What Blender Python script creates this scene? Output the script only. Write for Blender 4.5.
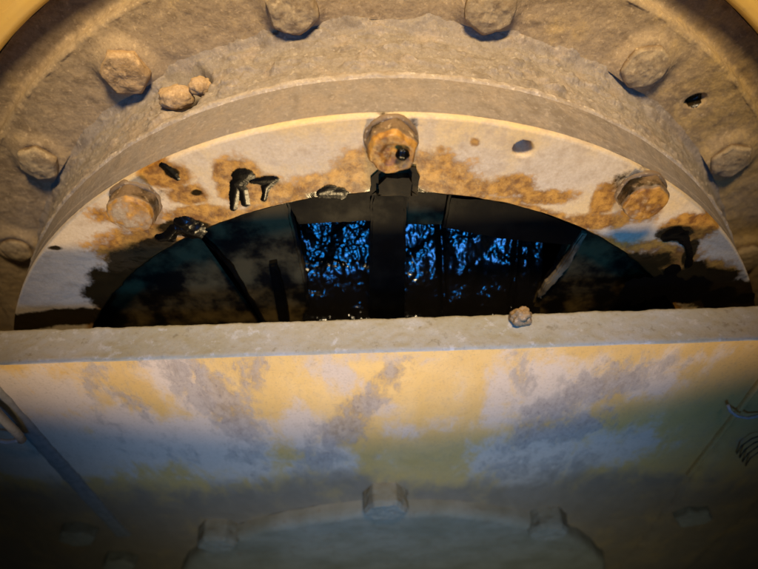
import bpy, math, random
from mathutils import Vector, Matrix, noise as mn
from math import sin, cos, pi, radians, hypot, atan2, degrees

random.seed(4)
S = bpy.context.scene
for o in list(bpy.data.objects): bpy.data.objects.remove(o)

# ------------------------------------------------------------------ camera
CAM = Vector((0.0013, -0.2860, 0.4897))
RV = Vector((0.99942788, -0.02016327, -0.02715431))
UV = Vector((0.03308315, 0.74968403, 0.6609685))
FV = Vector((-0.00702987, 0.6614887, -0.74992219))
FPX = 634.57                                   # focal length in pixels of a 758 px wide picture
cd = bpy.data.cameras.new('camera'); cam = bpy.data.objects.new('camera', cd)
S.collection.objects.link(cam); S.camera = cam
m = Matrix((RV, UV, -FV)).transposed().to_4x4(); m.translation = CAM
cam.matrix_world = m
cd.sensor_fit = 'HORIZONTAL'; cd.sensor_width = 36; cd.lens = FPX / 758 * 36
cd.clip_start = 0.01; cd.clip_end = 50
cd.dof.use_dof = True; cd.dof.focus_distance = 0.385; cd.dof.aperture_fstop = 5.6

# ------------------------------------------------------------------ world and lamps
W = bpy.data.worlds.new('World'); S.world = W; W.use_nodes = True
bg = W.node_tree.nodes['Background']
bg.inputs[0].default_value = (0.5, 0.6, 0.7, 1); bg.inputs[1].default_value = 0.03

def lamp(name, kind, loc, aim, power, col, **kw):
    l = bpy.data.lights.new(name, kind); l.energy = power; l.color = col
    for k, v in kw.items(): setattr(l, k, v)
    o = bpy.data.objects.new(name, l); S.collection.objects.link(o)
    o.location = loc
    o.rotation_euler = (Vector(aim) - Vector(loc)).to_track_quat('-Z', 'Y').to_euler()
    return o
def spot_dir(loc, elev, az=0):
    e, a = radians(elev), radians(az)
    return (loc[0] + sin(a) * cos(e), loc[1] + cos(a) * cos(e), loc[2] + sin(e))
KEY = (-0.02, -0.62, -0.34)
lamp('work_lamp', 'SPOT', KEY, spot_dir(KEY, 74.7), 28, (1.0, 0.72, 0.36),
     spot_size=radians(79), spot_blend=0.14, shadow_soft_size=0.045)
lamp('upper_fill', 'SPOT', (0.05, -0.27, 1.10), (0, 0.165, 0.35), 66.0, (1.0, 0.77, 0.46), spot_size=radians(39.5), spot_blend=0.35, shadow_soft_size=0.10)  # added warm fill, stands in for bounced light on collar and flange
lamp('blue_sheen_fill', 'AREA', (0.0, -0.78, 0.80), (0, 0.03, 0.16), 0.10, (0.02, 0.33, 1.0), shape='RECTANGLE', size=0.36, size_y=0.22, spread=radians(15))  # added panel behind the camera, placed so the grease reflects blue
BL = (0.0, -0.75, 0.35)
lamp('blue_beam_fill', 'SPOT', BL, (0, -0.054, 0.095), 16, (0.04, 0.28, 0.90),
     spot_size=radians(42), spot_blend=0.75, shadow_soft_size=0.10)  # added blue spot, stands in for cool daylight on the beam face
lamp('low_fill', 'SPOT', (0.02, -0.95, 0.30), (0.02, -0.054, -0.22), 9.0, (0.90, 0.98, 0.84),
     spot_size=radians(40), spot_blend=1.0, shadow_soft_size=0.12)  # added weak fill that brightens the lower cover

S.view_settings.view_transform = 'Standard'; S.view_settings.look = 'None'
S.view_settings.exposure = 0; S.view_settings.gamma = 1
S.render.engine = 'CYCLES'

# ------------------------------------------------------------------ helpers
def at(px, py, Y):
    """point of the upright plane y = Y seen at that spot of the photograph"""
    d = FV + RV * ((px - 379) / FPX) - UV * ((py - 284.5) / FPX)
    p = CAM + d * ((Y - CAM.y) / d.y)
    return p.x, p.z
def fbm(x, y, z, s, oct=4):
    return mn.fractal(Vector((x * s, y * s, z * s)), 0.9, 2.1, oct)      # about -1..1
def sst(a, b, x):
    t = max(0.0, min(1.0, (x - a) / (b - a))); return t * t * (3 - 2 * t)

def link(name, verts, faces, mat, parent=None, mask=None, smooth=True, loc=None):
    me = bpy.data.meshes.new(name); me.from_pydata(verts, [], faces); me.update()
    if mask:
        ca = me.color_attributes.new('mask', 'FLOAT_COLOR', 'POINT')
        buf = []
        for v in verts:
            c = mask(*v); buf += [c[0], c[1], c[2], 1.0]
        ca.data.foreach_set('color', buf)
    if smooth: me.polygons.foreach_set('use_smooth', [True] * len(me.polygons))
    me.materials.append(mat)
    o = bpy.data.objects.new(name, me); S.collection.objects.link(o)
    if parent: o.parent = parent
    if loc: o.location = loc
    return o
def thing(name, label, cat, loc=(0, 0, 0), group=None):
    o = bpy.data.objects.new(name, None); S.collection.objects.link(o); o.location = loc
    o.empty_display_size = 0.02
    return tag(o, label, cat, group)
def tag(o, label=None, cat=None, group=None, kind=None):
    if label: o['label'] = label
    if cat: o['category'] = cat
    if group: o['group'] = group
    if kind: o['kind'] = kind
    return o
def dense(pts, step):
    """resample a (r, y) profile"""
    out = []
    for (a, b) in zip(pts[:-1], pts[1:]):
        n = max(1, int(math.ceil(hypot(b[0] - a[0], b[1] - a[1]) / step)))
        for i in range(n): out.append((a[0] + (b[0] - a[0]) * i / n, a[1] + (b[1] - a[1]) * i / n))
    out.append(pts[-1]); return out
def thetas(fine):
    a = [radians(5 + 170 * i / fine) for i in range(fine + 1)]
    b = [radians(175 + 190 * i / 60) for i in range(1, 60)]
    return a + b
def lathe(name, prof, ths, mat, parent=None, disp=None, mask=None):
    """profile (r, y) turned about the Y axis; disp(theta, r, y) -> (dr, dy)"""
    V, Fc = [], []; n = len(prof); k = len(ths)
    for t in ths:
        ct, st = cos(t), sin(t)
        for r, y in prof:
            if disp:
                dr, dy = disp(t, r, y); r += dr; y += dy
            V.append((r * ct, y, r * st))
    for i in range(k):
        j = (i + 1) % k
        for q in range(n - 1):
            Fc.append((i * n + q, i * n + q + 1, j * n + q + 1, j * n + q))
    return link(name, V, Fc, mat, parent, mask)
def box(name, x0, x1, y0, y1, z0, z1, mat, parent=None, bev=0.002, mask=None):
    import bmesh
    bm = bmesh.new(); bmesh.ops.create_cube(bm, size=1)
    for v in bm.verts:
        v.co = Vector(((x0 + x1) / 2 + v.co.x * (x1 - x0), (y0 + y1) / 2 + v.co.y * (y1 - y0), (z0 + z1) / 2 + v.co.z * (z1 - z0)))
    if bev: bmesh.ops.bevel(bm, geom=bm.edges[:], offset=bev, segments=2, affect='EDGES')
    me = bpy.data.meshes.new(name); bm.to_mesh(me); bm.free(); me.materials.append(mat)
    o = bpy.data.objects.new(name, me); S.collection.objects.link(o)
    if parent: o.parent = parent
    return o
def outline(pts, wob=0.0, step=0.003, seed=0):
    """closed outline resampled with small wobble"""
    out = []
    for i in range(len(pts)):
        a, b = pts[i], pts[(i + 1) % len(pts)]
        n = max(1, int(hypot(b[0] - a[0], b[1] - a[1]) / step))
        for k in range(n):
            x = a[0] + (b[0] - a[0]) * k / n; z = a[1] + (b[1] - a[1]) * k / n
            out.append((x + wob * fbm(x, seed, z, 140), z + wob * fbm(x, seed + 9, z, 140)))
    return out
def prism(name, px, Y, depth, mat, parent=None, wob=0.0008, bev=0.0015, mask=None):
    import bmesh
    pts = outline([at(x, y, Y) for x, y in px], wob)
    bm = bmesh.new()
    vs = [bm.verts.new((x, Y, z)) for x, z in pts]; f = bm.faces.new(vs)
    r = bmesh.ops.extrude_face_region(bm, geom=[f])
    for v in [e for e in r['geom'] if isinstance(e, bmesh.types.BMVert)]: v.co.y += depth
    bmesh.ops.recalc_face_normals(bm, faces=bm.faces[:])
    es = [e for e in bm.edges if all(abs(v.co.y - Y) < 1e-6 for v in e.verts)]
    if bev: bmesh.ops.bevel(bm, geom=es, offset=bev, segments=2, affect='EDGES')
    me = bpy.data.meshes.new(name); bm.to_mesh(me); bm.free(); me.materials.append(mat)
    o = bpy.data.objects.new(name, me); S.collection.objects.link(o)
    if parent: o.parent = parent
    return o
def tube(name, pts, r, mat, parent=None, seg=10):
    V, Fc = [], []; P = [Vector(p) for p in pts]
    for i, p in enumerate(P):
        d = (P[min(i + 1, len(P) - 1)] - P[max(i - 1, 0)]).normalized()
        a = d.cross(Vector((0.3, 0.2, 1))).normalized(); b = d.cross(a)
        for k in range(seg):
            t = 2 * pi * k / seg; q = p + (a * cos(t) + b * sin(t)) * r; V.append(tuple(q))
    for i in range(len(P) - 1):
        for k in range(seg):
            Fc.append((i * seg + k, i * seg + (k + 1) % seg, (i + 1) * seg + (k + 1) % seg, (i + 1) * seg + k))
    Fc.append(tuple(range(seg))[::-1]); Fc.append(tuple((len(P) - 1) * seg + k for k in range(seg)))
    return link(name, V, Fc, mat, parent)

# ------------------------------------------------------------------ materials
class NT:
    def __init__(s, name):
        s.m = bpy.data.materials.new(name); s.m.use_nodes = True; s.t = s.m.node_tree; s.n = s.t.nodes
        s.b = s.n['Principled BSDF']; s.tc = s.n.new('ShaderNodeTexCoord').outputs['Object']
    def set(s, sock, v):
        if hasattr(v, 'is_output'): s.t.links.new(v, sock)
        elif isinstance(v, tuple): sock.default_value = (*v, 1) if len(v) == 3 else v
        else: sock.default_value = v
    def noise(s, scale, detail=6, rough=0.6, vec=None, dist=0):
        n = s.n.new('ShaderNodeTexNoise'); n.inputs['Scale'].default_value = scale
        n.inputs['Detail'].default_value = detail; n.inputs['Roughness'].default_value = rough
        n.inputs['Distortion'].default_value = dist
        s.t.links.new(vec or s.tc, n.inputs['Vector']); return n.outputs['Fac']
    def stretch(s, sc):
        n = s.n.new('ShaderNodeMapping'); n.inputs['Scale'].default_value = sc
        s.t.links.new(s.tc, n.inputs['Vector']); return n.outputs[0]
    def math(s, op, a, b=0.0, clamp=False):
        n = s.n.new('ShaderNodeMath'); n.operation = op; n.use_clamp = clamp
        s.set(n.inputs[0], a); s.set(n.inputs[1], b); return n.outputs[0]
    def ramp(s, v, a, b, lo=0.0, hi=1.0):
        n = s.n.new('ShaderNodeMapRange'); n.interpolation_type = 'SMOOTHSTEP'
        s.set(n.inputs[0], v); n.inputs[1].default_value = a; n.inputs[2].default_value = b
        n.inputs[3].default_value = lo; n.inputs[4].default_value = hi; return n.outputs[0]
    def mix(s, f, a, b, mode='MIX'):
        n = s.n.new('ShaderNodeMix'); n.data_type = 'RGBA'; n.blend_type = mode
        s.set(n.inputs[0], f); s.set(n.inputs[6], a); s.set(n.inputs[7], b); return n.outputs[2]
    def mixf(s, f, a, b):
        n = s.n.new('ShaderNodeMix'); s.set(n.inputs[0], f); s.set(n.inputs[2], a); s.set(n.inputs[3], b); return n.outputs[0]
    def mask(s):
        a = s.n.new('ShaderNodeVertexColor'); a.layer_name = 'mask'
        q = s.n.new('ShaderNodeSeparateColor'); s.t.links.new(a.outputs[0], q.inputs[0]); return q.outputs
    def bump(s, h, strength, dist, prev=None):
        n = s.n.new('ShaderNodeBump'); n.inputs['Strength'].default_value = strength
        n.inputs['Distance'].default_value = dist; s.t.links.new(h, n.inputs['Height'])
        if prev: s.t.links.new(prev, n.inputs['Normal'])
        return n.outputs[0]
    def done(s, col, rough, nrm=None, spec=0.4):
        s.set(s.b.inputs['Base Color'], col); s.set(s.b.inputs['Roughness'], rough)
        s.b.inputs['Specular IOR Level'].default_value = spec
        if nrm: s.t.links.new(nrm, s.b.inputs['Normal'])
        return s.m

PAINT = (0.58, 0.37, 0.115); PALE = (0.60, 0.47, 0.33); GREY = (0.36, 0.30, 0.235); BROWN = (0.26, 0.175, 0.095)
def dirty(name, paint, dust, dark, bias=0.5, bumpk=1.0):
    """dusty painted steel; mask R = amber oil soak, G = black oil and painted shade, B = grey dust"""
    t = NT(name); R, G, B = t.mask()[:3]
    n1 = t.noise(28, 8, 0.62); n2 = t.noise(110, 8, 0.65); n3 = t.noise(520, 5, 0.6); n4 = t.noise(9, 5, 0.5)
    d = t.math('ADD', t.math('MULTIPLY', t.math('SUBTRACT', n1, 0.5), 1.6), t.math('ADD', B, bias))
    d = t.math('ADD', d, t.math('MULTIPLY', t.math('SUBTRACT', n2, 0.5), 0.9))
    c = t.mix(t.ramp(d, 0.25, 0.8), paint, dust)
    c = t.mix(t.ramp(t.math('ADD', n2, t.math('MULTIPLY', n4, 0.5)), 0.72, 0.95, 0, 0.7), c, dark)
    c = t.mix(t.ramp(n3, 0.3, 0.75, 0.0, 0.45), c, dark)
    c = t.mix(t.ramp(t.noise(900, 3, 0.6), 0.52, 0.72, 0.0, 0.4), c, dark)
    cr = t.noise(330, 2, 0.5); c = t.mix(t.ramp(cr, 0.60, 0.70, 0, 0.5 if bumpk > 0.5 else 0.12), c, tuple(min(1, q * 1.45) for q in dust))
    # amber soak
    e = t.math('ADD', R, t.math('MULTIPLY', t.math('SUBTRACT', n2, 0.5), 1.2))
    e = t.math('MULTIPLY', t.ramp(e, 0.28, 0.62), t.ramp(R, 0.02, 0.12))
    n5 = t.noise(260, 8, 0.7)
    amber = t.mix(t.ramp(t.math('ADD', t.math('MULTIPLY', n5, 0.35), t.math('MULTIPLY', n2, 0.65)), 0.40, 0.62), (0.15, 0.058, 0.012), (0.50, 0.245, 0.040))
    amber = t.mix(t.ramp(n3, 0.5, 0.75, 0, 0.6), amber, (0.16, 0.06, 0.012))
    c = t.mix(e, c, amber)
    # black oil and painted shade
    g = t.math('ADD', G, t.math('MULTIPLY', t.math('SUBTRACT', n2, 0.5), 1.0))
    g = t.math('MULTIPLY', t.ramp(g, 0.33, 0.62), t.ramp(G, 0.02, 0.2))
    c = t.mix(g, c, t.mix(n1, (0.006, 0.004, 0.002), (0.03, 0.018, 0.005)))
    ro = t.mixf(e, t.ramp(d, 0.1, 0.8, 0.55, 0.93), 0.42); ro = t.mixf(g, ro, 0.16)
    b = t.bump(n2, 0.22 * bumpk, 0.0008); b = t.bump(n3, 0.6 * bumpk, 0.0007, b)
    return t.done(c, ro, b, 0.35)

M_ring = dirty('dusty_ring_paint', (0.62, 0.44, 0.20), (0.56, 0.45, 0.30), (0.40, 0.29, 0.17), 0.42, 0.35)
M_collar = dirty('caked_dust', (0.33, 0.255, 0.18), (0.28, 0.23, 0.175), (0.15, 0.112, 0.075), 0.35, 1.2)
M_lip = dirty('pale_lip_highlight', (0.34, 0.27, 0.19), (0.42, 0.345, 0.26), (0.20, 0.15, 0.10), 0.2, 1.0)  # paler tone puts the lip's edge highlight into the colour
M_sleeve = dirty('smooth_grey_dust', (0.26, 0.205, 0.15), (0.225, 0.185, 0.145), (0.14, 0.107, 0.075), 0.2, 0.8)
M_flange = dirty('brown_dust', (0.50, 0.335, 0.13), (0.40, 0.29, 0.165), (0.20, 0.135, 0.07), 0.25, 0.8)
M_bolt = dirty('dusty_bolt', (0.17, 0.105, 0.05), (0.42, 0.315, 0.18), (0.20, 0.13, 0.065), 0.25, 0.7)
M_mud = dirty('dry_mud', (0.40, 0.25, 0.11), (0.46, 0.31, 0.16), (0.20, 0.12, 0.05), 0.2, 1.6)

def guard_mat():
    t = NT('yellow_guard_paint'); n1 = t.noise(12, 6); n2 = t.noise(180, 6)
    c = t.mix(t.ramp(n1, 0.4, 0.7, 0, 0.6), (0.56, 0.355, 0.085), (0.47, 0.33, 0.14))
    c = t.mix(t.ramp(n2, 0.55, 0.75, 0, 0.4), c, (0.30, 0.20, 0.09))
    return t.done(c, 0.5, t.bump(n2, 0.2, 0.0006))
M_guard = guard_mat()

def beam_mat():
    """yellow paint; mask R = pale dust film, G = grey speckled grime, B = darker brown towards the bottom"""
    t = NT('beam_paint'); R, G, B = t.mask()[:3]
    v = t.stretch((1.0, 1.0, 0.5))
    n1 = t.noise(34, 9, 0.66, v, 0.4); n2 = t.noise(150, 8, 0.7, v); n3 = t.noise(620, 4, 0.6); n4 = t.noise(75, 8, 0.7, v, 0.6)
    c = t.mix(t.ramp(n1, 0.35, 0.7, 0, 0.5), (0.62, 0.385, 0.115), (0.68, 0.47, 0.21))
    r = t.math('ADD', R, t.math('ADD', t.math('MULTIPLY', t.math('SUBTRACT', n1, 0.5), 1.9), t.math('MULTIPLY', t.math('SUBTRACT', n4, 0.5), 1.3)))
    rf = t.ramp(r, 0.3, 0.85)
    c = t.mix(t.math('MULTIPLY', rf, 0.92), c, (0.60, 0.48, 0.345))
    g = t.math('ADD', G, t.math('MULTIPLY', t.math('SUBTRACT', n4, 0.5), 1.8))
    g = t.math('ADD', g, t.math('MULTIPLY', t.math('SUBTRACT', n2, 0.5), 1.6))
    gf = t.math('MULTIPLY', t.ramp(g, 0.35, 0.95), t.ramp(G, 0.05, 0.4))
    c = t.mix(t.math('MULTIPLY', gf, 0.78), c, t.mix(t.ramp(n2, 0.35, 0.65), (0.23, 0.18, 0.13), (0.42, 0.345, 0.26)))
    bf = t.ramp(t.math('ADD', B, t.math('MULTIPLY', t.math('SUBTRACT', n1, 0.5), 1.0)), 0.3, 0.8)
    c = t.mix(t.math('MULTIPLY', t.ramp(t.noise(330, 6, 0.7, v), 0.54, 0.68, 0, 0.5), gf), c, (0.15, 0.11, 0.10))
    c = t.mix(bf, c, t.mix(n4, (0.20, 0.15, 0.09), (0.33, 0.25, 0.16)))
    c = t.mix(t.ramp(n2, 0.48, 0.72, 0, 0.30), c, (0.36, 0.27, 0.17))
    c = t.mix(t.ramp(n3, 0.52, 0.72, 0, 0.28), c, (0.2, 0.14, 0.1))
    b = t.bump(t.math('ADD', n2, gf), 0.35, 0.0007); b = t.bump(n3, 0.25, 0.0003, b)
    return t.done(c, t.mixf(t.math('MAXIMUM', rf, gf), 0.5, 0.9), b, 0.35)
M_beam = beam_mat()
def edge_mat():
    t = NT('dusty_beam_top'); n1 = t.noise(22, 9, 0.65); n2 = t.noise(120, 8, 0.7); n3 = t.noise(500, 4)
    c = t.mix(t.ramp(n1, 0.35, 0.65), (0.40, 0.34, 0.21), (0.46, 0.41, 0.32))
    c = t.mix(t.ramp(n2, 0.55, 0.68, 0, 0.75), c, (0.58, 0.54, 0.48))
    c = t.mix(t.ramp(n2, 0.30, 0.42, 0.8, 0), c, (0.27, 0.22, 0.13))
    c = t.mix(t.ramp(n3, 0.5, 0.75, 0, 0.3), c, (0.25, 0.2, 0.14))
    return t.done(c, 0.85, t.bump(n3, 0.4, 0.0005, t.bump(n2, 0.5, 0.001)), 0.3)
M_edge = edge_mat()
def lower_mat():
    t = NT('grey_green_dust'); n1 = t.noise(20, 8, 0.6); n2 = t.noise(130, 8, 0.7)
    c = t.mix(t.ramp(n1, 0.35, 0.65), (0.22, 0.20, 0.13), (0.30, 0.275, 0.20))
    c = t.mix(t.ramp(n2, 0.5, 0.7, 0, 0.5), c, (0.20, 0.14, 0.08))
    return t.done(c, 0.85, t.bump(n2, 0.5, 0.0012))
M_low = lower_mat()
def oily(name, a, b, rough, film=0.5):
    t = NT(name); n1 = t.noise(40, 8, 0.6); n2 = t.noise(260, 6, 0.6)
    c = t.mix(t.ramp(n1, film - 0.1, film + 0.15), a, b)
    return t.done(c, t.ramp(n1, 0.3, 0.7, rough, rough + 0.2), t.bump(n2, 0.25, 0.0005), 0.07)
M_oilsteel = oily('oiled_steel', (0.0012, 0.0009, 0.0007), (0.004, 0.003, 0.0015), 0.45)
M_film = oily('oil_filmed_paint', (0.004, 0.003, 0.002), (0.075, 0.05, 0.018), 0.45, 0.50)
M_tan = oily('dusty_rib_edge', (0.15, 0.11, 0.06), (0.03, 0.02, 0.01), 0.6)
def black(name, rough, spec=0.6):
    t = NT(name); n = t.noise(300, 4); t.b.inputs['IOR'].default_value = 1.5
    return t.done((0.0025, 0.002, 0.0015), rough, t.bump(n, 0.3, 0.0005), spec)
M_grease = black('wet_grease', 0.17); M_blob = black('thick_oil', 0.27, 0.2)
def plain(name, c, r):
    t = NT(name); n = t.noise(200, 6); return t.done(t.mix(t.ramp(n, .4, .7, 0, .5), c, tuple(x * 0.5 for x in c)), r, t.bump(n, 0.3, 0.0006))
M_cable = plain('pale_cable', (0.42, 0.40, 0.38), 0.6)
M_dark = plain('dark_steel', (0.05, 0.05, 0.05), 0.6)
M_strip = plain('weathered_strip', (0.24, 0.22, 0.18), 0.8)
M_soil = plain('soil', (0.16, 0.11, 0.07), 0.95)

# ------------------------------------------------------------------ stains and painted bolt shadows on the ring's face
def blobs(lst):
    """list of (px, py, radius_x, radius_z in m, weight) on the face plane -> field function"""
    L = [(*at(a, b, 0), c, d, w) for a, b, c, d, w in lst]
    def f(x, z):
        s = 0.0
        for cx, cz, rx, rz, w in L:
            q = ((x - cx) / rx) ** 2 + ((z - cz) / rz) ** 2
            if q < 4: s = max(s, w * (1 - sst(0.2, 1.6, q ** 0.5)))
        return s
    return f
amber_pts = blobs([(165, 175, .016, .011, 1), (188, 195, .014, .009, .9), (240, 183, .016, .020, 1.0), (262, 190, .018, .013, .9),
    (225, 172, .009, .010, .9), (300, 195, .03, .011, .8), (345, 188, .035, .014, .95), (375, 172, .026, .020, 1.0), (425, 178, .03, .020, 1.0), (455, 190, .03, .011, .9),
    (513, 186, .017, .010, .85), (540, 198, .03, .008, .7), (590, 222, .03, .009, .8), (604, 200, .010, .017, .8), (640, 215, .019, .010, .6), (690, 228, .020, .015, 1.0),
    (665, 260, .03, .018, .8), (700, 275, .03, .02, .75), (640, 250, .03, .012, .6), (130, 250, .030, .022, .75), (150, 235, .02, .02, .7),
    (105, 215, .014, .010, .6), (475, 143, .004, .004, .7), (440, 150, .004, .004, .6), (200, 215, .03, .010, .8)])
black_pts = blobs([(396, 126, .018, .012, .5), (630, 184, .018, .014, .55), (152, 194, .020, .010, .42), (185, 228, .018, .008, 1), (160, 243, .015, .007, .8), (130, 262, .020, .016, .75), (112, 285, .018, .02, .85), (75, 314, .030, .008, .9), (112, 296, .020, .020, 1), (130, 272, .018, .018, .9), (148, 254, .018, .012, .8), (60, 318, .05, .009, 1), (15, 326, .03, .006, 1),  # first three: rust crust and painted shadow rings round the bolts
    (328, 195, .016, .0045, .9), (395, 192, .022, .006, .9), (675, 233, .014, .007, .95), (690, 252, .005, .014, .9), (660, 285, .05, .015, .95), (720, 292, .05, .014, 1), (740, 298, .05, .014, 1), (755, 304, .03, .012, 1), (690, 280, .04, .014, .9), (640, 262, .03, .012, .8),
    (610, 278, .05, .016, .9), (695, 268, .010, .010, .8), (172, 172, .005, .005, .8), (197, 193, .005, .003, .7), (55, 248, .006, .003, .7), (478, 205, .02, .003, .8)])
grey_pts = blobs([(60, 250, .07, .05, .6), (30, 290, .05, .05, .6), (470, 165, .022, .012, .6), (560, 170, .03, .02, .5), (250, 150, .05, .015, .35), (720, 250, .05, .05, .4), (640, 225, .05, .012, .5)])
def ring_mask(x, y, z):
    r = hypot(x, z); inner = 1 - sst(0.247, 0.258 + 0.004 * fbm(x, 0, z, 25), r)
    a = max(amber_pts(x, z), inner * 0.72 * (1 - 0.6 * grey_pts(x, z)))
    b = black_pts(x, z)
    if r < 0.2475: b = 1.0; a = 1.0
    return a, b, grey_pts(x, z)

hub = thing('hub_casing', 'round dusty hub casing with bolted front ring around the oily opening', 'hub casing')
TH = thetas(1100)
face = dense([(0.2462, 0.030), (0.2462, 0.0012)], 0.004) + dense([(0.2470, 0.0), (0.2975, 0.0)], 0.0008) + [(0.2983, 0.0010), (0.2986, 0.004)]
def face_disp(t, r, y):
    x, z = r * cos(t), r * sin(t)
    k = fbm(x, 3, z, 60) * 0.00035 + fbm(x, 7, z, 15) * 0.0004
    hx, hz = at(523, 149, 0); q = hypot(x - hx, z - hz)          # tapped hole
    dy = 0.0
    if y < 0.002 and q < 0.0062: dy = 0.014 * (1 - sst(0.0042, 0.0060, q))
    if r <= 0.2472: return (fbm(x, 5, z, 90) * 0.0010, 0)
    return (0, k + dy if y < 0.002 else dy)
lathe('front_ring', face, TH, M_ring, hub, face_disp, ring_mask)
# threaded sleeve at the tapped hole
hx, hz = at(523, 149, 0)
lathe_prof = [(0.0052, 0.0004), (0.0047, 0.0012), (0.0046, 0.02), (0.0, 0.02)]

sleeve = dense([(0.2986, 0.004), (0.2990, 0.012)], 0.002) + dense([(0.2990, 0.012), (0.3000, 0.0350)], 0.0016)
lip = dense([(0.3000, 0.0350), (0.3012, 0.0362), (0.3016, 0.0385), (0.2992, 0.0410)], 0.0006)
collar = dense([(0.2992, 0.0410), (0.2996, 0.062), (0.3008, 0.076), (0.3045, 0.084), (0.3105, 0.0885)], 0.0010)
PK = [(*at(198, 88, 0.068), 0.017, 0.012)]
def collar_disp(t, r, y):
    x, z = r * cos(t), r * sin(t)
    if y < 0.0355: return (fbm(x, y, z, 45) * 0.0004, 0)
    if y < 0.0395: return (fbm(x, y, z, 120) * 0.0009 + fbm(t * 12, 1, 0, 1) * 0.0005, 0)
    k = sst(0.0395, 0.046, y)
    # layered caked dust running round the collar
    d = mn.fractal(Vector((t * 7, y * 130, 0)), 1.0, 2.0, 3) * 0.0013 + max(0, mn.fractal(Vector((t * 16, y * 150, 5)), 0.8, 2.1, 4)) * 0.0048 + fbm(x, y * 1.6, z, 110) * 0.0010 + fbm(x, y, z, 30) * 0.0012
    a = degrees(t); pk = math.exp(-(((a - 112.6) / 2.6) ** 2 + ((y - 0.067) / 0.014) ** 2) ** 2)
    rt = 0.55 if a < 60 or a > 118 else 1.0
    return (d * k * rt - 0.020 * pk, 0)
def collar_mask(x, y, z):
    return 0, 0, 0.4 + 0.5 * fbm(x, y, z, 80)
lathe('collar', collar, TH, M_collar, hub, collar_disp, collar_mask)
lathe('lip', lip, TH, M_lip, hub, collar_disp, collar_mask)
lathe('sleeve', sleeve, TH, M_sleeve, hub, collar_disp, collar_mask)

FY = 0.0875
flange = dense([(0.3085, FY), (0.3500, FY)], 0.0007) + dense([(0.3520, FY + 0.0015), (0.3535, FY + 0.009)], 0.002) + dense([(0.3560, FY + 0.0105), (0.3735, FY + 0.0095)], 0.0016) + [(0.3757, FY + 0.0095)]
FB = [(156.5, 0), (138.2, 1), (119.0, 1), (98.3, 1), (77.5, 1), (57.6, 1), (37.3, 1), (16.5, 1)]
def flange_disp(t, r, y):
    x, z = r * cos(t), r * sin(t)
    d = fbm(x, 2, z, 22) * 0.0013 + fbm(x, 4, z, 70) * 0.0005
    if 0.349 < r < 0.3545: d += fbm(x, 1, z, 90) * 0.0008
    for a, _ in FB:                                               # dust heaped against each bolt
        q = hypot(x - 0.323 * cos(radians(a)), z - 0.323 * sin(radians(a)))
        d -= 0.0042 * math.exp(-((q - 0.0145) / 0.0055) ** 2)
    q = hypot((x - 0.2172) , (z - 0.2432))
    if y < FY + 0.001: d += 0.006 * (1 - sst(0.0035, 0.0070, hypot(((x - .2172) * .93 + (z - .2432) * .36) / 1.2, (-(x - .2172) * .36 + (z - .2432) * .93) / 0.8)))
    return (fbm(x, 8, z, 50) * 0.0006 if r > 0.349 else 0, d)
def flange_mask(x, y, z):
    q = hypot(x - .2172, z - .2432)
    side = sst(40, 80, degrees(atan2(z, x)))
    return 0, (1.0 if q < 0.0056 else 0), 0.15 + 0.45 * side  # black in the small hole paints the dark of its shallow inside
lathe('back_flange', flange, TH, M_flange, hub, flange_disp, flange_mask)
lathe('bore_wall', dense([(0.2462, 0.030), (0.244, 0.032), (0.244, 0.10), (0.03, 0.10)], 0.01), [radians(i * 3) for i in range(120)], M_oilsteel, hub)

def head(name, R, H, mat, parent, x, y, z, rot=0, dust=0.0009, hexed=1.0, mask=None, dome=0.0, seed=0, recess=0.0):
    prof = dense([(R * 1.0, 0.002), (R, -H * 0.80), (R * 0.90, -H), (R * 0.45, -H - dome), (0.0001, -H - dome * 1.2)], 0.0010)
    V, Fc = [], []; K = 60; n = len(prof)
    for i in range(K):
        t = 2 * pi * i / K; a = (degrees(t) + rot + 30) % 60 - 30
        h = cos(radians(30)) / cos(radians(a)) * 1.06
        for r, yy in prof:
            w = hexed * sst(0.6, 0.95, r / R)
            k = (1 - w) + w * h
            dr = fbm(cos(t) * r + seed, yy, sin(t) * r, 100) * dust + fbm(cos(t) * r + seed, yy, sin(t) * r, 330) * dust * 0.2
            dy = fbm(cos(t) * r, 5 + seed, sin(t) * r, 110) * dust * 1.1 if yy < -H * 0.7 else 0
            if recess and r < R * 0.55: dy += recess * (1 - sst(0.35, 0.55, r / R))
            V.append(((r * k + dr * min(1, r / R * 2)) * cos(t), yy + dy, (r * k + dr * min(1, r / R * 2)) * sin(t)))
    for i in range(K):
        j = (i + 1) % K
        for q in range(n - 1): Fc.append((i * n + q, j * n + q, j * n + q + 1, i * n + q + 1))
    return link(name, V, Fc, mat, parent, mask, True, (x, y, z))
def washer(parent_bolt, R, mat):
    prof = [(R * 1.10, 0.001), (R * 1.09, -0.0020), (R * 0.9, -0.0022), (R * 0.8, 0.0)]
    ths = [radians(i * 9) for i in range(40)]
    return lathe('washer', prof, ths, mat, parent_bolt, lambda t, r, y: (fbm(cos(t), sin(t), parent_bolt.location.x * 9, 3) * 0.0009, 0))
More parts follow.
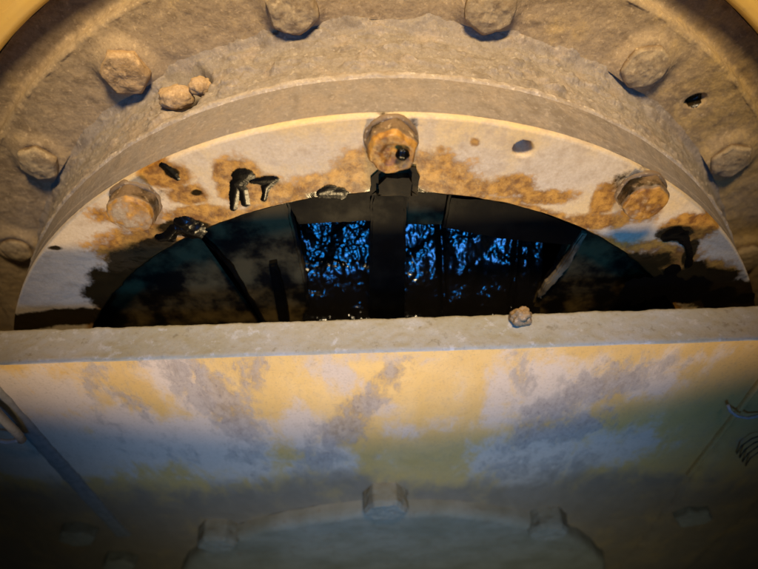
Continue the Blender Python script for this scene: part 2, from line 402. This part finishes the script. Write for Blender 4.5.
# bolts of the front ring
def amb(sd, a0, b0=0.0, split=None):
    def f(x, y, z):
        q = 0.5 + 0.5 * fbm(x, y + sd, z, 70)
        b = b0 if y > -0.0105 else 0.0
        if split and (x * split[0] + z * split[1]) > split[2]: b = max(b, 0.55)
        front = 1 - sst(-0.0125, -0.0095, y)
        return a0 * (0.6 + q * 0.6) * front, b * (0.6 + 0.6 * q) * (1 - front), -0.75 + 1.25 * front + 0.2 * q  # sides painted darker than the front, dirt and shade in one tone
    return f
b = head('bolt', 0.0136, 0.0145, M_bolt, hub, 0.008, 0.0, 0.2845, 14, 0.0011, 0.85, amb(1, 0.85, 0.5), 0, 1, 0.0012)
washer(b, 0.0136, M_bolt); b['label'] = 'amber stained bolt head above the black post with a wet oil drop'
b = head('bolt', 0.0134, 0.0140, M_bolt, hub, -0.142, 0.0, 0.247, 5, 0.0009, 0.35, amb(2, 0.52, 0.40), 0.001, 4)
washer(b, 0.0134, M_bolt); b['label'] = 'rounded dusty bolt head left of the black drips'
b = head('bolt', 0.0132, 0.0120, M_bolt, hub, 0.1545, 0.0, 0.2415, 20, 0.0010, 0.5, amb(3, 0.85, 0.62), 0.0005, 7)
washer(b, 0.0132, M_bolt); b['label'] = 'rusty amber bolt head right of the tapped hole'
# bolts of the back flange
sp = {119.0: (0.0150, 0.010), 57.6: (0.0150, 0.007), 37.3: (0.0145, 0.008), 138.2: (0.0135, 0.009), 98.3: (0.0155, 0.010), 77.5: (0.0155, 0.009), 16.5: (0.0145, 0.010), 156.5: (0.0120, 0.007)}
for i, (a, k) in enumerate(FB):
    R, H = sp[a]; x, z = 0.323 * cos(radians(a)), 0.323 * sin(radians(a))
    bo = head('bolt', R, H, M_bolt if a not in (119.0,) else M_mud, hub, x, FY, z, i * 17, 0.0008, 0.9 if a in (119.0, 138.2, 37.3, 98.3) else 0.55, lambda x, y, z: (0, 0, 0.15 + 0.7 * (1 - sst(-0.009, -0.004, y))), 0.0012, 10 + i)
# caked plug and stone in the pocket of the collar
def lump(name, c, r, mat, seed, sq=(1, 1, 1), parent=None, rough=0.22, mask=None):
    V, Fc = [], []; A, Bn = 36, 20
    for i in range(Bn + 1):
        p = pi * i / Bn
        for k in range(A):
            t = 2 * pi * k / A; n = Vector((sin(p) * cos(t), sin(p) * sin(t), cos(p)))
            d = r * (1 + rough * mn.fractal(n * 1.6 + Vector((seed, 0, 0)), 0.8, 2.1, 4))
            V.append((n.x * d * sq[0], n.y * d * sq[1], n.z * d * sq[2]))
    for i in range(Bn):
        for k in range(A): Fc.append((i * A + k, (i + 1) * A + k, (i + 1) * A + (k + 1) % A, i * A + (k + 1) % A))
    return link(name, V, Fc, mat, parent, mask, True, c)
def on(px, py, Y):
    x, z = at(px, py, Y); return (x, Y, z)
g = 'dry dirt clods in the collar pocket'
tag(lump('dirt_clod', on(176, 97, 0.062), 0.0078, M_mud, 3, (1.5, 1, .85), mask=lambda x, y, z: (0, 0, .8)), 'larger pale dirt clod at the lower left of the collar pocket', 'dirt clod', g)
tag(lump('dirt_clod', on(200, 86, 0.064), 0.0060, M_mud, 8, (1.2, 1, .9), mask=lambda x, y, z: (0, 0, .8)), 'smaller dirt clod at the upper right of the collar pocket beside the dark hole', 'dirt clod', g)
# mud on the beam's top edge
tag(lump('mud_clod', (0.0890, -0.0337, 0.1675), 0.0064, M_mud, 12, (1.15, .9, 1.0), rough=0.36), 'small round tan mud clod sitting on the top edge of the cross beam', 'mud clod')

# ------------------------------------------------------------------ yellow guard around the hub
gd = thing('guard_ring', 'smooth yellow painted guard ring around the dusty hub flange', 'guard')
lathe('rim', dense([(0.3757, FY + 0.02), (0.3764, FY + 0.005), (0.379, FY - 0.003), (0.3850, FY - 0.004), (0.388, FY - 0.001)], 0.003), [radians(i) for i in range(360)], M_guard, gd)
lathe('plate', dense([(0.388, FY - 0.001), (0.46, FY - 0.004), (0.62, FY - 0.006)], 0.03), [radians(i * 2) for i in range(180)], M_guard, gd)

# ------------------------------------------------------------------ oily insides of the opening
car = thing('carrier', 'black oil coated carrier with post and webs inside the round opening', 'carrier')
prism('post', [(371, 186), (407, 186), (404, 345), (369, 345)], 0.004, 0.07, M_oilsteel, car)
prism('rib', [(196, 234), (199, 233), (232, 268), (268, 330), (264, 330), (228, 270)], 0.009, 0.006, M_oilsteel, car, wob=0.0012)
o = prism('post_cap', [(377, 177), (384, 171), (416, 172), (421, 182), (419, 201), (371, 201), (371, 184)], -0.0055, 0.02, M_film, car, wob=0.0016, bev=0.0045)
prism('block', [(287, 200), (312, 192), (372, 190), (374, 222), (299, 226)], 0.007, 0.022, M_oilsteel, car)
prism('block', [(449, 196), (492, 199), (536, 208), (584, 229), (572, 247), (500, 240), (443, 229)], 0.007, 0.022, M_oilsteel, car)
prism('web', [(406, 184), (452, 186), (447, 226), (406, 226)], 0.014, 0.012, M_film, car)
prism('web', [(50, 370), (95, 310), (150, 252), (215, 215), (288, 196), (292, 224), (300, 255), (322, 370)], 0.013, 0.010, M_film, car)
prism('web', [(580, 222), (650, 245), (730, 300), (750, 370), (490, 370), (522, 320), (556, 275)], 0.013, 0.010, M_film, car)
prism('rib', [(582, 234), (588, 236), (567, 270), (541, 300), (537, 298), (560, 268)], 0.009, 0.004, M_tan, car, wob=0.0018, bev=0.001)
prism('lever', [(268, 266), (276, 264), (286, 300), (290, 330), (280, 330), (274, 298)], 0.008, 0.02, M_oilsteel, car)
# grease bed between the webs
def grease():
    V, Fc, x0, x1, nx, ny = [], [], -0.060, 0.118, 360, 180
    for j in range(ny + 1):
        y = 0.002 + 0.070 * j / ny
        for i in range(nx + 1):
            x = x0 + (x1 - x0) * i / nx
            z = 0.118 + 1.05 * y - 0.0075 * (1 - sst(0.008, 0.034, y)) ** 2 - 0.35 * y * (1 - sst(0.0, 0.04, y)) + 0.0048 * fbm(x, y * 1.3, 1, 34, 2) + 0.0024 * fbm(x * .8, y * 1.3, 4, 92, 3) + 0.0003 * fbm(x, y, 6, 420, 1)
            z += 0.22 * (y - 0.03) * sst(0.03, 0.055, x)
            z += 0.0022 * max(0, mn.noise(Vector((x * 90, y * 90, 3)))) 
            for (xa, xb) in ((0.047, 0.040), (0.094, 0.106)):     # radial ridges
                xr = xa + (xb - xa) * (y / 0.09)
                z += (0.006 + 0.003 * mn.noise(Vector((3, y * 260, xa * 90)))) * math.exp(-((x - xr) / 0.0024) ** 2)
            V.append((x, y, z))
    for j in range(ny):
        for i in range(nx):
            a = j * (nx + 1) + i; Fc.append((a, a + 1, a + nx + 2, a + nx + 1))
    return tag(link('grease', V, Fc, M_grease), 'wet black grease shining blue between the webs of the opening', 'grease', kind='stuff')
grease()

# thick black oil on the ring's face
def puddle(px, label, h=0.0004, seed=0):
    L0 = [(*at(a, b, 0), r) for a, b, r in px]; L = list(L0)
    for a, b in zip(L0[:-1], L0[1:]):
        if hypot(a[0] - b[0], a[1] - b[1]) < 0.016:
            for k in range(1, 6): L.append(tuple(a[q] + (b[q] - a[q]) * k / 6 for q in range(3)))
    x0 = min(c[0] - c[2] for c in L) - .002; x1 = max(c[0] + c[2] for c in L) + .002
    z0 = min(c[1] - c[2] for c in L) - .002; z1 = max(c[1] + c[2] for c in L) + .002
    st = 0.00045; nx, nz = int((x1 - x0) / st) + 1, int((z1 - z0) / st) + 1; idx, V, Fc = {}, [], []
    H = {}
    for i in range(nx):
        for j in range(nz):
            x, z = x0 + i * st, z0 + j * st
            s = max(math.exp(-(((x - c[0]) ** 2 + (z - c[1]) ** 2) / (c[2] ** 2)) * 1.2) for c in L)
            s += 0.13 * fbm(x, seed, z, 190, 3)
            H[i, j] = s - 0.30
    for (i, j), s in H.items():
        if s > -0.12: 
            idx[i, j] = len(V)
            hh = h * min(1.0, max(-1.2, s * 1.5)); V.append((x0 + i * st, -0.0003 - hh, z0 + j * st))
    for (i, j) in idx:
        q = [(i, j), (i + 1, j), (i + 1, j + 1), (i, j + 1)]
        if all(k in idx for k in q): Fc.append([idx[k] for k in q])
    return tag(link('oil_splash', V, Fc, M_blob), label, 'oil splash', 'thick black oil splashes on the front ring')
puddle([(240, 176, .0046), (247, 175, .004), (236, 184, .0035), (236, 190, .0030), (235, 196, .0028), (234, 202, .0024), (233, 208, .0020), (236, 184, .003), (243, 190, .0028), (244, 197, .0026), (245, 203, .0024)],
       'largest black oil splash on the ring with two short legs, right of the rounded bolt', seed=1)
puddle([(252, 181, .0018), (258, 181, .0020), (268, 181, .0034), (275, 179, .0022), (266, 187, .0024), (265, 193, .0018), (264, 199, .0016)],
       'small black oil splash with a thin run just right of the two legged splash', seed=2)
puddle([(163, 165, .0022), (168, 169, .0024), (173, 174, .0026), (177, 178, .0016)], 'short slanting black oil smear above the rounded bolt by the collar edge', seed=3)
puddle([(185, 224, .006), (193, 230, .007), (176, 228, .0035), (168, 237, .004), (160, 238, .003)], 'black oil lump at the left rim of the opening below the rounded bolt', 0.0018, seed=4)
puddle([(675, 233, .005), (668, 236, .004), (682, 236, .004), (688, 246, .002), (690, 256, .002), (688, 265, .0024)], 'black oil splash with a downward run below the rusty bolt on the right', seed=5)
puddle([(330, 191, .0042), (320, 193, .0032), (341, 193, .0038)], 'flat grey black oil pad on the rim left of the post cap', seed=6)
puddle([(690, 290, .012), (665, 285, .010), (720, 298, .010), (640, 290, .012), (745, 298, .006), (672, 270, .005)], 'broad black oil pool on the right of the ring along the cross beam', seed=7)
d = lump('oil_drop', (0.0135, -0.0158, 0.2855), 0.0036, M_blob, 2, (1.0, .6, 1.0), rough=0.15)
tag(d, 'shiny black oil drop clinging to the face of the middle bolt', 'oil drop')

# ------------------------------------------------------------------ cross beam in front of the ring
beam = thing('cross_beam', 'yellow dusty cross beam with grey smears standing in front of the hub opening', 'beam')
YF, YB, ZT = -0.054, -0.027, 0.1633
def bf(lst):
    L = [(*at(a, b, YF), c, d, w, ang) for a, b, c, d, w, ang in lst]
    def f(x, z):
        s = 0.0
        for cx, cz, rx, rz, w, ang in L:
            dx, dz = x - cx, z - cz; c, sn = cos(ang), sin(ang)
            q = ((dx * c + dz * sn) / rx) ** 2 + ((-dx * sn + dz * c) / rz) ** 2
            if q < 5: s = max(s, w * (1 - sst(0.1, 1.9, q ** 0.5)))
        return s
    return f
pale = bf([(20, 395, .05, .04, 1, 0), (55, 450, .09, .055, 1.1, 0), (70, 380, .03, .03, .5, 0), (60, 425, .05, .02, 1, 0), (150, 440, .06, .05, 1.1, 0), (170, 372, .020, .03, .9, 0), (225, 450, .06, .06, 1.1, 0), (200, 400, .02, .03, .7, 0), (295, 430, .02, .04, 1, 0), (305, 365, .012, .03, .6, 0), (330, 460, .035, .04, .9, 0),
    (385, 358, .03, .012, .7, 0), (400, 430, .03, .014, .7, 0), (352, 385, .016, .04, .8, .5), (440, 425, .03, .016, .5, 0), (498, 395, .013, .05, .9, 0), (555, 395, .05, .05, .9, 0), (640, 378, .04, .03, .8, .6), (690, 360, .035, .012, .7, .5), (535, 460, .05, .06, 1.1, 0), (600, 450, .05, .04, .9, .4), (430, 348, .03, .005, .6, 0)])
grim = bf([(95, 380, .009, .024, .7, -.5), (112, 430, .012, .04, .45, 0), (130, 400, .012, .034, .55, .3), (140, 362, .010, .02, .55, -.8), (196, 385, .018, .05, .85, .15), (228, 410, .020, .055, .9, .1), (252, 372, .012, .026, .8, -.4), (175, 455, .02, .035, .5, .2), (245, 455, .022, .035, .55, 0), (60, 455, .03, .03, .3, 0),
    (385, 380, .010, .03, .7, -.6), (362, 405, .014, .032, .85, -.6), (340, 432, .020, .030, .95, -.5), (318, 460, .022, .03, .75, -.4), (395, 368, .016, .008, .4, 0),
    (522, 378, .010, .034, .6, .3), (532, 430, .018, .045, .85, -.5), (560, 405, .020, .05, .75, -.6), (590, 388, .022, .045, .8, -.7), (575, 428, .024, .03, .8, -.7), (622, 382, .018, .036, .75, -.8), (655, 368, .012, .030, .65, -.9), (510, 468, .025, .03, .7, -.3), (560, 465, .03, .03, .55, -.4), (620, 440, .02, .03, .4, -.6), (730, 440, .03, .02, .3, 0)])
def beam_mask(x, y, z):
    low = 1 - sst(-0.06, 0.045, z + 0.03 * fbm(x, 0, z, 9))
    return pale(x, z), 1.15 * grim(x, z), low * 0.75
def wall(name, x0, x1, z0, z1, nx, nz, mat, mask, parent):
    V, Fc = [], []
    zs = [ZT - 0.0018 - (ZT - 0.0018 - z0) * (j / nz) ** 1.25 for j in range(nz + 1)]
    def row(y, z, wob): 
        for i in range(nx + 1):
            x = x0 + (x1 - x0) * i / nx; V.append((x, y + wob * fbm(x, 0, z, 14), z))
    for z in zs: row(YF, z, 0.0006)
    for j in range(nz):
        for i in range(nx):
            a = j * (nx + 1) + i; Fc.append((a, a + nx + 1, a + nx + 2, a + 1))
    return link(name, V, Fc, mat, parent, mask)
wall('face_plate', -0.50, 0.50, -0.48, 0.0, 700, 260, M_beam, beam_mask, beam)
def top():
    V, Fc = [], []; nx = 700
    prof = [(YF, ZT - 0.0018), (YF + 0.0006, ZT - 0.0005), (YF + 0.002, ZT)] + [(YF + 0.002 + (YB - YF - 0.004) * k / 14, ZT) for k in range(1, 14)] + [(YB - 0.002, ZT), (YB - 0.0006, ZT - 0.0005), (YB, ZT - 0.002), (YB, -0.48)]
    for q, (y, z) in enumerate(prof):
        for i in range(nx + 1):
            x = -0.5 + i / nx; w = 0 if q == 0 or q > 17 else 1
            yy = y + (0.0006 * fbm(x, 0, z, 14) if q < 3 else 0)
            V.append((x, yy + (0.0005 * fbm(x, y, 3, 130) if q in (1, 2, 15, 16, 17, 18) else 0), z + w * (0.0007 * fbm(x, y, 0, 60) + 0.0005 * fbm(x, y, 0, 220))))
    for q in range(len(prof) - 1):
        for i in range(nx):
            a = q * (nx + 1) + i; Fc.append((a, a + 1, a + nx + 2, a + nx + 1))
    return link('top_edge', V, Fc, M_edge, beam)
top()
# upright strips welded to the face
def strip(name, xc, w, zt, zb, proud, mat, lean=0.0):
    V, Fc = [], []; K = 10; N = 90
    for j in range(N + 1):
        z = zt + (zb - zt) * j / N
        for k in range(K + 1):
            a = pi * k / K
            V.append((xc + lean * j / N - cos(a) * w * (1 + 0.12 * fbm(xc, 0, z, 60)), YF + 0.001 - (sin(a) ** 0.45) * proud * (1 + 0.15 * fbm(xc + k, 1, z, 90)), z))
    for j in range(N):
        for k in range(K):
            a = j * (K + 1) + k; Fc.append((a, a + K + 1, a + K + 2, a + 1))
    Fc.append(tuple(range(K + 1)))
    return link(name, V, Fc, mat, beam, beam_mask)
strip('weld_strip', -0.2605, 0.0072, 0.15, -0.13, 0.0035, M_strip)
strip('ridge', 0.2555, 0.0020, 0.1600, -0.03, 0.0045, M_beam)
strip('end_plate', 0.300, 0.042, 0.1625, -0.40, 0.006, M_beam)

# cables at both ends
cb = thing('cable', 'thin pale cable end crossing the weld strip at the left of the cross beam', 'cable', on(10, 442, -0.066))
c0 = Vector(cb.location)
def rel(lst, c): return [tuple(Vector(on(a, b, y)) - c) for a, b, y in lst]
tube('wire', rel([(-20, 436, -.064), (-5, 440, -.065), (8, 442, -.066), (17, 440, -.066), (20, 436, -.066)], c0), 0.0016, M_cable, cb)
tube('sleeve', rel([(-18, 402, -.064), (-4, 412, -.066), (8, 424, -.067), (16, 432, -.066), (22, 440, -.064)], c0), 0.0030, M_strip, cb, 12)
cb = thing('hooked_wire', 'thin hooked wire at the right end of the cross beam', 'wire', on(745, 415, -0.062)); c0 = Vector(cb.location)
tube('wire', rel([(728, 405, -.059), (730, 411, -.061), (737, 416, -.062), (748, 418, -.062), (775, 412, -.061)], c0), 0.0011, M_cable, cb)
for i in range(4):
    s = 6 + i * 5
    tube('wire', rel([(733 + s * .6, 449 + s * .8, -.060), (738 + s * .6, 441 + s * .8, -.063), (748 + s * .6, 434 + s * .8, -.064), (775, 425 + s, -.062)], c0), 0.0005, M_dark, cb)

# ------------------------------------------------------------------ lower cover
lc = thing('lower_cover', 'round grey green cover bolted below the cross beam face, in deep shade', 'cover', (0, YF, -0.308))
lth = [radians(i * 1.5) for i in range(240)]
lathe('cover_disc', dense([(0.2430, 0.0), (0.2420, -0.010), (0.2385, -0.0135), (0.20, -0.014), (0.15, -0.016), (0.10, -0.016), (0.0001, -0.016)], 0.006), lth, M_low, lc,
      lambda t, r, y: (fbm(cos(t) * r, 1, sin(t) * r, 40) * 0.002, fbm(cos(t) * r, 2, sin(t) * r, 30) * 0.0015))
for i, (px, py) in enumerate([(385, 491), (220, 526), (545, 514), (80, 528), (122, 556), (690, 508)]):
    x, z = at(px, py, YF)
    head('bolt', 0.0185 if i < 3 else 0.0165, 0.020 if i < 3 else 0.012, M_low, lc, x, 0.0, z + 0.308, 30, 0.0010, 0.95, None, 0, 30 + i)

# ------------------------------------------------------------------ ground far below
box('ground', -3, 3, -3, 3, -0.95, -0.9, M_soil, None, 0)['kind'] = 'structure'
